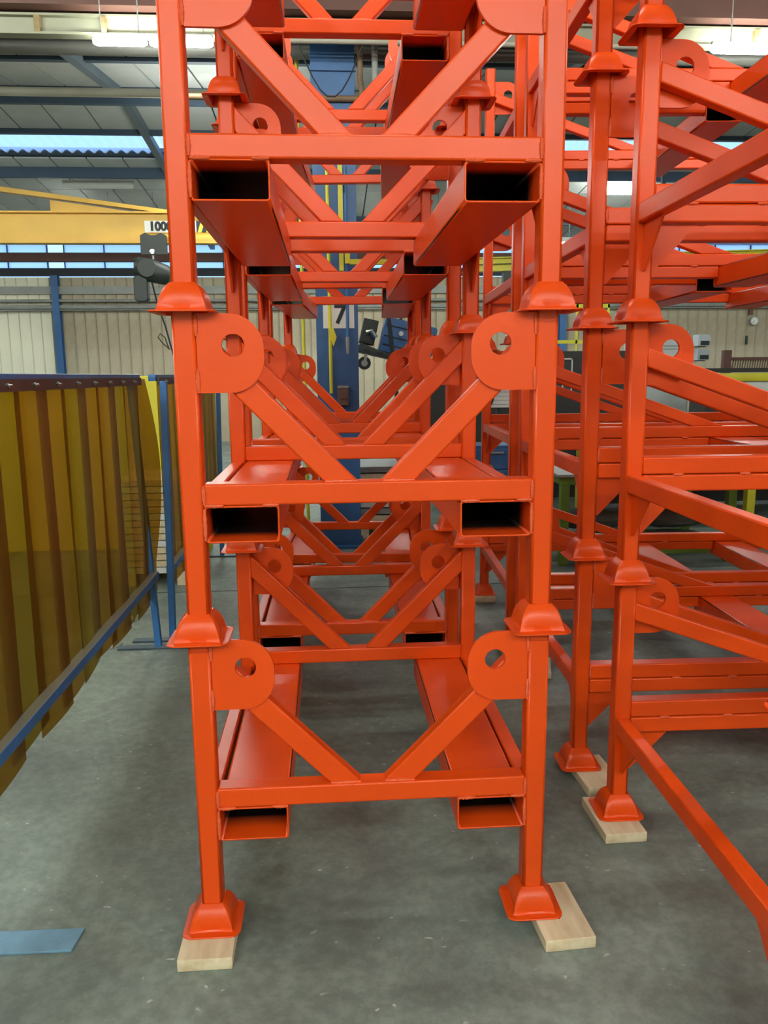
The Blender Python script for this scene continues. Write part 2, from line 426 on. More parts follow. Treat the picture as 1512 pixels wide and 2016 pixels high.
lamp(4.2, 4.86, 4.27, 1.10, 'large lit tube lamp at the top right corner')
lamp(5.90, 13.0, 4.96, .64, 'small lit lamp seen between the right stacks', w=.085)
lamp(-3.67, 13.2, 5.02, 1.25, 'unlit tube lamp under the far roof slope', lit=False, w=.06)
for (x, y, z, L) in [(-5.2, 4.86, 4.25, 1.2), (8.2, 4.86, 4.25, 1.2), (-3.0, 1.0, 4.8, 1.5), (0.6, .2, 4.9, 1.5), (4.4, 1.0, 4.8, 1.5),  # unseen lamps added to brighten frame fronts, floor, roof and far wall
                     (-4.6, -2.6, 5.0, 1.5), (5.2, -2.6, 5.0, 1.5),
                     (-3.2, -5.2, 4.6, 1.5), (-.6, -5.4, 4.6, 1.5), (2.0, -5.4, 4.6, 1.5), (4.6, -5.2, 4.6, 1.5), (-5.0, -7.6, 4.55, 1.5), (-2.4, -7.8, 4.55, 1.5), (.2, -7.8, 4.55, 1.5), (2.8, -7.8, 4.55, 1.5), (5.4, -7.6, 4.55, 1.5), (-3.6, 3.0, 4.6, 1.5),
                     (-8.0, 9.5, 4.4, 1.2), (-.95, 8.7, 4.32, 1.1), (11.5, 9.5, 4.4, 1.2), (0.5, 15.0, 4.3, 1.2), (-5.5, 14.0, 4.4, 1.2), (-3.3, 14.0, 4.4, 1.2), (-1.5, 14.0, 4.4, 1.0), (2.2, 14, 4.4, 1.2), (5.0, 14.6, 4.3, 1.2), (9.0, 14, 4.4, 1.2), (13.5, 14.5, 4.3, 1.2), (-9.5, 15.5, 4.3, 1.2)]:  # mostly far-wall fill; one added for the highlight on the tube tops
    lamp(x, y, z, L, 'unseen tube lamp added overhead to light the hall and stacks', w=.05, reflector=y > 13, plain=True)

# ---------------------------------------------------------------- stacking frames
P = .060; LF = 1.181; HB = .2685; HM = .3685; HT = .4275; PT = .93; PITCH = .8663; ZB = .036
def foot_mesh():
    N = 14  # points per side
    def ring(h, z, r, bul):
        pts = []
        for s in range(4):
            for i in range(N):
                t = -1 + 2 * i / N
                lx = t * h; off = bul * (1 - t * t)
                # soften the corner
                a = abs(t); cut = 0
                if a > 1 - r / h: cut = ((a - (1 - r / h)) * h) ** 2 / (2 * r)
                px, py = lx, -(h + off - cut)
                ca, sa = [(1, 0), (0, 1), (-1, 0), (0, -1)][s]
                pts.append((px * ca - py * sa + .03, px * sa + py * ca + .03, z))
        return pts
    rings = [ring(.0325, .0745, .006, 0), ring(.036, .071, .007, 0), ring(.041, .066, .008, .001), ring(.048, .056, .009, .002), ring(.0535, .044, .009, .0015),
             ring(.0575, .031, .008, 0), ring(.0605, .019, .007, -.003), ring(.0625, .010, .007, -.006), ring(.0655, .0055, .010, -.0055), ring(.071, .0042, .016, -.001),
             ring(.0815, .0042, .030, 0), ring(.0825, .003, .030, 0), ring(.0825, .0008, .030, 0), ring(.0815, 0, .030, 0),
             ring(.062, 0, .010, -.004), ring(.058, .012, .008, -.004), ring(.052, .04, .008, 0), ring(.040, .062, .008, 0)]
    return MB().loft(rings, True, True)
def rrect(x0, x1, z0, z1, r, n=3):
    o = []
    for cx, cz, a0 in ((x1 - r, z1 - r, 0), (x0 + r, z1 - r, 90), (x0 + r, z0 + r, 180), (x1 - r, z0 + r, 270)):
        for i in range(n + 1):
            a = math.radians(a0 + 90 * i / n); o.append((cx + r * math.cos(a), cz + r * math.sin(a)))
    return o
def plate_mesh(sx, W):
    """lug plate with a round hole; sx=+1 left corner, -1 right corner (mirrored)"""
    hx, hz, hr = .153, .785, .0292
    x0, x1, z0, z1 = P + .0012, .231, .6645, .8645
    r = .088
    out = [(x0, z0), (x0, z1)]
    for i in range(11):
        a = math.radians(90 - 9 * i); out.append((x1 - r + r * math.cos(a), z1 - r + r * math.sin(a)))
    for i in range(11):
        a = math.radians(-9 * i); out.append((x1 - r + r * math.cos(a), z0 + r + r * math.sin(a)))
    # resample by angle round the hole
    ang = sorted(set([round(math.atan2(p[1] - hz, p[0] - hx), 5) for p in out] + [round(-math.pi + 2 * math.pi * i / 36, 5) for i in range(36)]))
    def hit(a):
        dx, dz = math.cos(a), math.sin(a); best = None
        for (ax, az), (bx, bz) in zip(out, out[1:] + out[:1]):
            ex, ez = bx - ax, bz - az; den = dx * ez - dz * ex
            if abs(den) < 1e-12: continue
            t = ((ax - hx) * ez - (az - hz) * ex) / den; u = ((ax - hx) * dz - (az - hz) * dx) / den
            if t > 0 and -1e-6 <= u <= 1 + 1e-6 and (best is None or t < best): best = t
        return (hx + dx * best, hz + dz * best)
    O = [hit(a) for a in ang]; I = [(hx + hr * math.cos(a), hz + hr * math.sin(a)) for a in ang]
    n = len(ang); ya, yb = .001, .012
    X = (lambda x: x) if sx > 0 else (lambda x: W - x)
    v = [(X(p[0]), ya, p[1]) for p in O] + [(X(p[0]), ya, p[1]) for p in I] + [(X(p[0]), yb, p[1]) for p in O] + [(X(p[0]), yb, p[1]) for p in I]
    f = []
    for i in range(n):
        j = (i + 1) % n
        f += [(i, j, n + j, n + i), (2 * n + i, 3 * n + i, 3 * n + j, 2 * n + j), (i, 2 * n + i, 2 * n + j, j), (n + i, n + j, 3 * n + j, 3 * n + i)]
    return MB().add(v, f)
def bead_mesh():
    m = MB(); rings = []
    for i in range(11):
        t = i / 10; x = (t - .5); rr = .0058 * (math.sin(math.pi * min(max(t, .06), .94)) ** .35) * (1 + .22 * math.sin(i * 2.7))
        rings.append([(x, rr * math.cos(a), rr * math.sin(a)) for a in [2 * math.pi * k / 8 for k in range(8)]])
    return m.loft(rings)
BEAD = bead_mesh().build('weld_bead', WELD, smooth=True); COL.objects.unlink(BEAD)
FOOT = foot_mesh().build('foot', RED, smooth=True); COL.objects.unlink(FOOT)
def post_mesh(x, y):
    return MB().loft([[(px + x, py + y, z) for px, py in rrect(0, P, 0, P, .008, 4)] for z in (.068, PT)])
def bead(root, p, length, rx=0, ry=0, rz=0):
    o = inst(BEAD, root, p, (rx, ry, rz)); o.scale = (length, 1, 1); return o

def make_frame(W, wide):
    root = empty('stacking_frame')
    for x in (0, W - P):
        for y in (0, LF - P):
            po = post_mesh(x, y).build('post', RED, root, smooth=True, flatbig=True)
            ft = inst(FOOT, po, (x, y, 0))
    pockets = [(P, P + .197), (W - P - .197, W - P)] if not wide else [(1.0, 1.197), (W - 1.197, W - 1.0)]
    for x0, x1 in pockets:
        o = rrect(x0, x1, HB, HM, .009, 3); i_ = rrect(x0 + .0048, x1 - .0048, HB + .0048, HM - .0048, .0055, 3)
        n = len(o); m = MB(); ya, yb = .0015, LF - .0015
        v = [(p[0], y, p[1]) for y in (ya, yb) for p in o] + [(p[0], y, p[1]) for y in (ya, yb) for p in i_]
        f = []
        for k in range(n):
            j = (k + 1) % n
            f += [(k, j, n + j, n + k), (2 * n + k, 3 * n + k, 3 * n + j, 2 * n + j), (k, 2 * n + k, 2 * n + j, j), (n + k, n + j, 3 * n + j, 3 * n + k)]
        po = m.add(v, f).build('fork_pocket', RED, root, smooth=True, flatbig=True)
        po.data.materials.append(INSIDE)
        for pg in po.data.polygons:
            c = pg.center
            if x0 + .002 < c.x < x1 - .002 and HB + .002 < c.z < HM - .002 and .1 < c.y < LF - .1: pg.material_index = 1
    for y in (0, LF - P):
        MB().box(P - .001, W - P + .001, y + .0008, y + P - .0008, HM + .0005, HT).build('cross_beam', RED, root, bevel=.0055)
    for x in (0, W - P):
        MB().box(x + .005, x + .051, P - .001, LF - P + .001, HM - .06, HM - .0005).build('side_rail', RED, root, bevel=.005)
    if wide:
        xs = [(P, pockets[0][0]), (pockets[0][1], pockets[1][0]), (pockets[1][1], W - P)]
        for y in (0, LF - P):
            for a, b in xs:
                MB().box(a + .0005, b - .0005, y + .001, y + P - .001, HM - .058, HM - .002).build('lower_beam', RED, root, bevel=.0055)
    # braces and lug plates; the rear ones mirror the front ones
    if wide: e0, e1, zu, zl = .905, 1.075, .787, .725
    else: e0, e1, zu, zl = .378, .467, .843, .752
    poly = [(P - .001, zl), (e0, HT - .001), (e1, HT - .001), (P - .001, zu)]
    for side in (1, -1):
        pl = poly if side > 0 else [(W - x, z) for x, z in poly]
        MB().prism(pl, 'xz', .0125, P - .003).build('brace', RED, root, bevel=.005)
        MB().prism(pl, 'xz', LF - P + .003, LF - .0125).build('brace', RED, root, bevel=.005)
        a = plate_mesh(side, W); a.build('lug_plate', RED, root)
        b = MB(); b.add([(x, LF - y, z) for x, y, z in a.v], a.f); b.build('lug_plate', RED, root)
    # gussets
    g = .146; zt = HM - .0605
    for x in (P / 2 - .004, W - P / 2 - .004):
        MB().prism([(P - .001, zt), (P + g, zt), (P + g - .004, zt - .008), (P + .012, zt - g), (P - .001, zt - g)], 'yz', x, x + .008).build('gusset', RED, root)
        MB().prism([(LF - P + .001, zt), (LF - P - g, zt), (LF - P - g + .004, zt - .008), (LF - P - .012, zt - g), (LF - P + .001, zt - g)], 'yz', x, x + .008).build('gusset', RED, root)
    if wide:
        for y in (P / 2 - .004, LF - P / 2 - .004):
            MB().prism([(P - .001, zt), (P + g, zt), (P + g - .004, zt - .008), (P + .012, zt - g), (P - .001, zt - g)], 'xz', y, y + .008).build('gusset', RED, root)
            MB().prism([(W - P + .001, zt), (W - P - g, zt), (W - P - g + .004, zt - .008), (W - P - .012, zt - g), (W - P + .001, zt - g)], 'xz', y, y + .008).build('gusset', RED, root)
    # weld beads
    for y, yf in ((0, -.0005), (LF, LF + .0005)):
        for x0, x1 in pockets:
            bead(root, (x0 + .026, yf, HM + .001), .05); bead(root, (x1 - .022, yf, HM + .001), .042)
        for s in (1, -1):
            X = (lambda t: t) if s > 0 else (lambda t: W - t)
            bead(root, (X(P + .001), yf, .835), .055, 0, math.pi / 2, 0)
            bead(root, (X(P + .001), yf, .695), .06, 0, math.pi / 2, 0)
            bead(root, (X((e0 + e1) / 2), .0115 if y == 0 else LF - .0115, HT), (e1 - e0) * .95)
            bead(root, (X(P + .001), yf, HM + .03), .05, 0, math.pi / 2, 0)
            if not wide: bead(root, (X(P + .001), yf, HB + .05), .085, 0, math.pi / 2, 0)
        if wide:
            x = P + .12
            while x < W - P:
                if not any(a - .03 < x < b + .03 for a, b in pockets): bead(root, (x, .0005 if y == 0 else LF - .0005, HM - .001), .035)
                if not any(a - .03 < x < b + .03 for a, b in pockets): bead(root, (x, P - .001 if y == 0 else LF - P + .001, HM - .001), .035)
                x += .23
    return root

WA, WBW = 1.0, 2.88
protoA = make_frame(WA, False)
protoB = make_frame(WBW, True)
usedp = set()
LEV = ['lowest', 'second from the floor', 'third from the floor', 'topmost']
def place(proto, W, x, y, a, n, zb, stack, narrow, jig=(0, 0)):
    if id(proto) not in usedp: usedp.add(id(proto)); o = proto
    else: o = copy_tree(proto)
    # x,y = front left outer corner
    dx, da = jig
    o.location = (x + dx, y, zb + PITCH * n); o.rotation_euler = (0, 0, a + da)
    tag(o, 'orange-red steel %s stacking frame, %s, in the %s' % ('narrow' if narrow else 'wide', LEV[n], stack), 'stacking frame', 'stacked frames in the ' + stack)
    return o
jit = [(0, 0), (.0025, .0047), (.0067, .0026), (.004, 0)]
for n in range(4): place(protoA, WA, 0, 0, 0, n, ZB, 'nearest centre stack', True, jit[n])
def front_left(xc, yc, a): return (xc - .5 * math.cos(a), yc - .5 * math.sin(a))
A2 = front_left(.489, 1.478, -.010); A3 = front_left(.497, 2.919, -.063)
for n in range(4): place(protoA, WA, A2[0], A2[1], -.010, n, ZB, 'middle centre stack', True, (random.uniform(-.003, .003), 0))
for n in range(4): place(protoA, WA, A3[0], A3[1], -.063, n, ZB, 'farthest centre stack', True, (random.uniform(-.003, .003), 0))
aB1, aB2, aB3 = -.020, -.030, -.055
# rear left outer corner of the first right stack is at (1.385,.541)
B1 = (1.385 + LF * math.sin(aB1), .541 - LF * math.cos(aB1))
B2 = (1.352, .840); B3 = (1.402, 2.27)
for n in range(4): place(protoB, WBW, B1[0], B1[1], aB1, n, ZB, 'nearest right-hand stack', False, (random.uniform(-.002, .002), 0))
for n in range(4): place(protoB, WBW, B2[0], B2[1], aB2, n, ZB, 'middle right-hand stack', False, (random.uniform(-.002, .002), 0))
for n in range(4): place(protoB, WBW, B3[0], B3[1], aB3, n, ZB, 'farthest right-hand stack', False, (random.uniform(-.002, .002), 0))

# pine boards under the feet
def board(cx, cy, w, l, rz, label):
    m = MB(); h = .0355
    nx = 4
    v = []; f = []
    m.box(-w / 2, w / 2, -l / 2, l / 2, 0, h)
    o = m.build('wood_block', PINE, bevel=.0025, loc=(cx, cy, 0), rot=(0, 0, rz))
    tag(o, label, 'wood block', 'pine blocks under the stack feet')
board(.024, -.03, .150, .20, .0, 'short pine block under the front left foot of the nearest centre stack')
board(1.040, -.010, .148, .25, .06, 'pine block sticking out right of the nearest centre stack front foot')
def stack_feet(x, y, a, W, st, skip=()):
    for nm, lx, ly in (('front left', .03, .03), ('front right', W - .03, .03), ('rear left', .03, LF - .03), ('rear right', W - .03, LF - .03)):
        if nm in skip: continue
        px = x + lx * math.cos(a) - ly * math.sin(a); py = y + lx * math.sin(a) + ly * math.cos(a)
        ox, oy, w, l, rz = random.uniform(-.01, .01), random.uniform(-.02, .02), .148, .22, random.uniform(-.06, .06)
        if st == 'nearest right-hand stack' and nm == 'rear left': ox, oy, l, rz = -.022, -.03, .25, .02
        if st == 'middle right-hand stack' and nm == 'front left': ox, oy, l, rz = .045, -.075, .26, .05
        if st == 'middle right-hand stack' and nm == 'rear left': ox, oy, l, rz = .09, -.02, .24, -.25
        board(px + ox, py + oy, w, l, rz, 'pine block under the %s foot of the %s' % (nm, st))
stack_feet(0, 0, 0, WA, 'nearest centre stack', ('front left', 'front right'))
stack_feet(A2[0], A2[1], -.01, WA, 'middle centre stack')
stack_feet(A3[0], A3[1], -.063, WA, 'farthest centre stack')
stack_feet(B1[0], B1[1], aB1, WBW, 'nearest right-hand stack')
stack_feet(B2[0], B2[1], aB2, WBW, 'middle right-hand stack')
stack_feet(B3[0], B3[1], aB3, WBW, 'farthest right-hand stack')

# ---------------------------------------------------------------- welding screens on the left
def strip_mesh(w, z0, z1, swing, seedv, ragged=.0):
    rnd = random.Random(seedv); m = MB(); nz, ny = 14, 5; v = []; f = []
    ph = rnd.uniform(0, 6)
    for k in range(nz + 1):
        t = k / nz
        for i in range(ny + 1):
            u = i / ny - .5
            bow = swing * math.sin(math.pi * min(1, (1 - t) * 1.15)) if swing else 0
            curl = .007 * (1 - t) * math.sin(ph + 2.2 * t) * (u * 2)
            zz = z0 + (z1 - z0) * t
            if k == 0: zz += ragged * (.5 + u)
            v.append((.006 * math.cos(u * 3) + curl + bow * (u + .6), u * w + bow * .9, zz))
    for k in range(nz):
        for i in range(ny):
            a = k * (ny + 1) + i; f.append((a, a + 1, a + ny + 2, a + ny + 1))
    return m.add(v, f)
def screen(y0, y1, xr, label, nstrip, strip_y0, group, swinglast, pin, lean):
    r = empty('welding_screen', (xr, y1, 0))
    ylen = y1 - y0
    z1 = 1.622
    for yy in (-ylen, 0):
        py = yy + pin
        tx = lean
        MB().add([(-.019, py - .02, 0), (.019, py - .02, 0), (.019, py + .02, 0), (-.019, py + .02, 0), (tx - .019, py - .02, z1 - .035), (tx + .019, py - .02, z1 - .035), (tx + .019, py + .02, z1 - .035), (tx - .019, py + .02, z1 - .035)],
                 [(0, 3, 2, 1), (4, 5, 6, 7), (0, 1, 5, 4), (1, 2, 6, 5), (2, 3, 7, 6), (3, 0, 4, 7)]).build('post', SCRBLUE, r, bevel=.003)
        MB().box(-.24, .20, py - .035, py + .025, .0, .012).build('base_bar', GRIMEBLUE, r, bevel=.002)
    MB().box(-.062, -.018, -ylen, pin + .02, z1 - .035, z1 + .004).build('top_rail', SCRBLUE, r, bevel=.003)
    MB().box(-.022, .022, -ylen, .0, .425, .468).build('lower_rail', SCRBLUE, r, bevel=.003)
    bar = MB().box(-.008, .000, -ylen, -.05, 1.565, 1.607).build('clamp_bar', BARBROWN, r)
    for i in range(nstrip):
        yc = strip_y0 + .242 * i - y1
        if yc < -ylen: continue
        if yc > -.04: break
        hb = MB().tube([(0, 0, 0), (.010, 0, 0), (.0101, 0, 0), (.020, 0, 0)], [.009, .009, .005, .005], 6).build('bolt', CHROME, bar, loc=(.0, yc, 1.586))
    for i in range(nstrip):
        yc = strip_y0 + .242 * i - y1 + .02
        sw = swinglast if i == nstrip - 1 else 0
        back = -.032 if i % 2 else -.020
        o = strip_mesh(.322, .305 + random.Random(i * 3 + 1).uniform(-.02, .02), 1.60, sw, i, .03 if i % 3 == 0 else 0).build('curtain_strip', AMBER if i % 3 else AMBER2, r, smooth=True, loc=(back, yc, 0))
    tag(r, label, 'welding screen', group)
    return r
screen(-.35, 2.57, -.66, 'amber strip welding curtain on a blue frame, nearer of two', 12, -.10, 'welding screens', .05, -.02, -.070)
screen(2.70, 5.0, -.60, 'amber strip welding curtain behind the near one, partly hidden by the stack', 10, 2.86, 'welding screens', .0, -.02, .030)
# things behind the screens
t = empty('timber_stack', (-1.55, 4.35, 0))
for k in range(14):
    MB().box(.30, .85, -.35, .35, .10 + k * .053, .145 + k * .053).build('board', PINE if k % 4 else WHITE, t)
for x in (.37, .78): MB().box(x - .05, x + .05, -.35, .35, 0, .10).build('bearer', PINE, t)
tag(t, 'stack of pale boards on bearers behind the welding screens', 'timber stack')
o = tag(MB().box(-2.6, -.72, 5.15, 5.20, .05, 1.62).box(-2.6, -2.55, 5.1, 5.4, 0, .05).box(-.8, -.74, 5.1, 5.4, 0, .05).build('yellow_panel', LIME, bevel=.005), 'plain yellow steel panel behind the welding screens', 'panel')
# offcut, lamp base and steel bar on the floor
o = MB().prism([(-.72, -.045), (-.004, -.045), (.006, .045), (-.72, .050)], 'xy', 0, .008).build('steel_flat_bar', mat('worn_light_blue', (0.19, 0.36, 0.50), .4, noise=.25, nscale=7), bevel=.001, loc=(-.362, .018, 0), rot=(0, 0, -.01))
tag(o, 'blue painted flat bar lying on the floor at lower left', 'steel bar')
o = MB().loft([[(r * math.cos(a), r * math.sin(a), z) for a in [2 * math.pi * k / 20 for k in range(20)]] for r, z in ((.085, 0), (.085, .006), (.06, .022), (.03, .036), (.012, .042))]).build('steel_dome', GALV, smooth=True, loc=(-.98, 2.62, 0))
tag(o, 'small grey steel dome on the floor under the near welding screen', 'cap')
o = MB().box(-.06, .06, -.03, .03, 0, .03).build('paper_box', WHITE, bevel=.006, loc=(-1.0, 3.09, 0), rot=(0, 0, .2))
tag(o, 'small white crumpled box on the floor behind the near welding screen', 'box')

# ---------------------------------------------------------------- column seven with its pipes
c7 = empty('steel_column', (.485, 5.25, 0))
MB().box(-.19, .19, -.02, 0, 0, 4.42).build('front_flange', COLBLUE, c7, bevel=.003)
MB().box(-.008, .008, 0, .32, 0, 4.42).build('web', COLBLUE, c7)
MB().box(-.19, .19, .32, .34, 0, 4.42).build('rear_flange', COLBLUE, c7)
MB().box(-.20, .20, -.045, -.02, 4.18, 4.22).build('splice_band', COLBLUE, c7)
MB().box(-.22, .22, -.10, .42, 0, .025).build('base_plate', COLBLUE, c7)
nb = MB().box(-.125, .155, -.026, -.0205, 2.03, 2.31).build('number_plate', WHITE, c7)
text('7', .235, INK, nb, (.030, -.0275, 2.145), (math.pi / 2, 0, 0), .006)
tag(c7, 'blue steel column with white number plate behind the centre stacks', 'column', kind='structure')
def pipe(name, pts, r, m, label):
    return tag(MB().tube(pts, r, 12).build(name, m, smooth=True), label, 'pipe')
pipe('gas_pipe', [(.42, 5.17, 3.5), (.42, 5.17, 1.45)], .016, LIME, 'thin yellow pipe down the left of the numbered column')
pipe('air_pipe', [(.578, 5.18, 3.4), (.578, 5.18, 2.02), (.574, 5.175, 1.95)], .015, BLUE, 'thin blue pipe down the right of the numbered column')
pipe('gas_pipe', [(.16, 5.9, 4.8), (.16, 5.9, 0.0)], .018, LIME, 'thin yellow pipe left of the numbered column')
pipe('drain_pipe', [(.724, 5.22, 4.8), (.724, 5.22, 4.12), (.735, 5.203, 4.02), (.735, 5.203, 3.97)], .024, BPIPE, 'brown vertical pipe right of the column top')
pipe('drain_pipe', [(.85, 5.22, 4.8), (.85, 5.22, 4.12), (.862, 5.203, 4.02), (.862, 5.203, 3.97)], .027, GALV, 'grey-green vertical pipe right of the column top')
pipe('header_pipe', [(-.9, 5.203, 3.955), (2.6, 5.203, 3.955)], .026, BPIPE, 'rusty horizontal pipe in front of the column')
pipe('header_pipe', [(-.25, 4.945, 4.310), (3.5, 4.945, 4.310)], .022, PIPEC, 'pale horizontal pipe across the column top')
pipe('hanging_cable', [(.20 + .06 * i, 4.945, 4.30 - .42 * math.sin(math.pi * i / 9) ) for i in range(10)], .006, BLACK, 'black cable loop hanging in front of the column top')
vh = tag(MB().tube([(.575, 5.17, 1.95), (.575, 5.17, 1.80)], [.018, .012], 8).build('hose_coupling', GALV, smooth=True), 'dark hose coupling at the end of the blue pipe', 'coupling')
tgo = tag(MB().prism([(-.035, .075), (.01, .085), (.04, .0), (.012, -.085), (-.03, .02)], 'xz', 0, .003).build('paper_tag', LIME, loc=(.437, 5.145, 1.95)), 'yellow tag tied to the yellow pipe', 'tag')
sb = empty('switch_box', (.526, 5.18, 1.43))
MB().box(-.048, .048, -.05, .05, -.09, .09).build('body', mat('worn_red_box', (.16, .08, .06), .6, noise=.4, nscale=20), sb, bevel=.006)
MB().tube([(0, -.05, 0), (0, -.062, 0)], .034, 16).build('cover', BROWN, sb)
MB().box(-.05, .05, -.056, -.05, .07, .085).build('lid_edge', GALV, sb)
tag(sb, 'small worn red switch box low on the column', 'switch box')
# yellow jib bracket on the column
yb = empty('jib_bracket', (.55, 5.0, 0))
MB().box(-.04, .0, -.02, .02, 2.50, 3.46).build('upright', LIME, yb, bevel=.003)
MB().box(.01, .055, -.025, .025, 2.56, 2.72).build('hinge_block', LIME, yb, bevel=.003)
MB().box(.05, .42, -.02, .02, 2.553, 2.598).build('arm', LIME, yb, bevel=.003)
MB().box(-.03, .0, .02, .20, 3.2, 3.26).box(-.03, 0, .02, .20, 2.60, 2.66).build('wall_bracket', LIME, yb)
tag(yb, 'yellow swing bracket mounted on the numbered column', 'bracket')
# blue welding wire unit on its boom
wu = empty('wire_feeder', (1.09, 6.5, 1.93)); wu.rotation_euler = (0, math.radians(13), 0)
MB().prism(rrect(-.14, .42, -.10, .26, .03), 'xz', -.16, .16).build('body', BLUE, wu, bevel=.006)
for zz in (-.03, .06, .17): MB().box(-.12, .42, -.166, -.160, zz, zz + .012).build('groove', INK, wu)
MB().tube([(.05, -.165, .12), (.05, -.172, .12)], .025, 16).build('badge', WHITE, wu)
MB().prism([(-.40, -.16), (.42, -.16), (.42, -.10), (-.12, -.10), (-.34, -.06)], 'xz', -.18, .18).build('chassis', DARK, wu, bevel=.004)
for i in range(5): MB().box(-.30 + i * .14, -.23 + i * .14, -.183, -.178, -.14, -.115).build('slot', INK, wu)
MB().box(-.36, -.20, -.10, .10, -.06, .20).build('drive_unit', DARK, wu, bevel=.01)
MB().tube([(-.30, -.11, .06), (-.26, -.13, .08), (-.20, -.12, .02)], .03, 8).build('fitting', CHROME, wu)
wl = MB().tube([(0, -.02, 0), (0, .02, 0)], .068, 20).build('wheel', BLACK, wu, loc=(-.26, -.14, -.26))
MB().tube([(0, -.024, 0), (0, .024, 0)], .034, 14).build('hub', GALV, wl)
MB().box(-.275, -.245, -.17, -.165, -.26, -.16).box(-.275, -.245, -.115, -.11, -.26, -.16).build('fork', GALV, wu)
tag(wu, 'blue wire feed unit on a dark wheeled chassis, tilted', 'wire feeder')
MB().tube([(.05, .12, .2), (.0, .4, .7), (-.2, .9, 1.3), (-.5, 1.0, 2.80)], .02, 8).build('suspension_arm', DARK, wu, smooth=True)
tag(MB().tube([(1.02, 6.26, 2.75), (1.03, 6.25, 2.2), (1.08, 6.22, 1.7), (1.12, 6.2, 1.2), (1.05, 6.2, .74)], .022, 8).build('welding_cable', BLACK, smooth=True), 'thick black cable hanging beside the blue wire feed unit', 'cable')
# stack of pale sheets
t = empty('sheet_stack', (.95, 6.05, 0))
for k in range(9): MB().box(-.30 + .01 * (k % 3), .30 + .008 * (k % 2), -.4, .4, .10 + k * .07, .155 + k * .07).build('sheet', [WHITE, PINE, GALV][k % 3], t)
MB().box(-.28, -.18, -.4, .4, 0, .10).box(.18, .28, -.4, .4, 0, .10).build('pallet_bearer', PINE, t)
tag(t, 'stack of pale sheets beside the numbered column foot', 'sheet stack')

# ---------------------------------------------------------------- yellow jib crane and hoist on the left
jc = empty('jib_crane', (-2.4, 9.0, 0))
ibeam(-3.6, 1.5, 0, 3.353, 3.752, .16, .02).build('beam', YEL, jc)
MB().add([(-3.6, -.05, 4.27), (.55, -.05, 3.755), (.55, .05, 3.755), (-3.6, .05, 4.27), (-3.6, -.05, 4.35), (.9, -.05, 3.755), (.9, .05, 3.755), (-3.6, .05, 4.35)],
         [(0, 1, 2, 3), (4, 7, 6, 5), (0, 4, 5, 1), (3, 2, 6, 7), (0, 3, 7, 4), (1, 5, 6, 2)]).build('tie_bar', YEL, jc)
MB().prism([(-.78, 3.75), (.35, 3.75), (-.78, 3.90)], 'xz', -.01, .01).build('tie_plate', YEL, jc)
MB().box(-3.75, -3.55, -.1, .1, 0, 4.5).build('mast', YEL, jc, bevel=.01)
sg = MB().box(.43, 1.10, -.085, -.081, 3.485, 3.632).build('load_plate', WHITE, jc)
text('1000 KG', .150, INK, sg, (.765, -.0865, 3.558), (math.pi / 2, 0, 0), .009)
ch = MB().box(1.10, 1.42, -.085, -.081, 3.485, 3.632).build('hazard_plate', INK, jc)
for i in range(3):
    x = 1.115 + i * .11
    MB().prism([(x, 3.487), (x + .05, 3.487), (x + .10, 3.63), (x + .05, 3.63)], 'xz', -.0868, -.0852).build('stripe', LIME, ch)
tag(jc, 'yellow jib crane beam with load plate under the far roof', 'crane')
hc = empty('chain_hoist', (-1.85, 8.86, 3.353))
tr = MB().prism([(-.17, -.16), (.17, -.16), (.17, .08), (.14, .10), (.10, .115), (.06, .10), (.03, .085), (-.03, .085), (-.06, .10), (-.10, .115), (-.14, .10), (-.17, .08)], 'xz', -.03, .03).build('trolley_plate', DARK, hc, bevel=.005)
MB().tube([(-.02, -.035, -.12), (-.02, -.045, -.12)], .03, 14).build('pin', CHROME, tr)
MB().tube([(-.02, 0, -.15), (-.02, 0, -.24)], [.016, .010], 8).build('shackle', CHROME, hc)
hb = MB().tube([(-.26, 0, -.30), (-.24, 0, -.30), (-.05, 0, -.36), (.14, 0, -.42), (.20, 0, -.44)], [.09, .125, .15, .13, .09], 18).build('motor_body', DARK, hc, smooth=True)
MB().tube([(-.08, -.12, -.34), (-.08, -.155, -.34)], .115, 22).build('motor_cover', DARK, hb, smooth=True)
MB().prism(rrect(-.28, -.10, -.76, -.42, .05), 'xz', -.07, .07).build('chain_bag', DARK, hc, bevel=.02)
for k in range(16): MB().tube([(.02 + .006 * k, 0, -.45 - .045 * k), (.023 + .006 * k, .01, -.485 - .045 * k)], .008, 6).build('chain_link', GALV, hc)
MB().tube([(-.06, -.03, -.45), (.0, -.03, -.75), (.10, -.03, -1.1), (.18, -.03, -1.45)], .012, 6).build('pendant_cable', BLACK, hc)
MB().tube([(.14, -.03, -1.38), (.05, -.03, -1.30), (-.01, -.03, -1.22), (.02, -.03, -1.17), (.08, -.03, -1.22), (.13, -.03, -1.38)], .008, 6).build('cable_loop', BLACK, hc)
tag(hc, 'dark chain hoist hanging from the yellow jib beam', 'hoist')
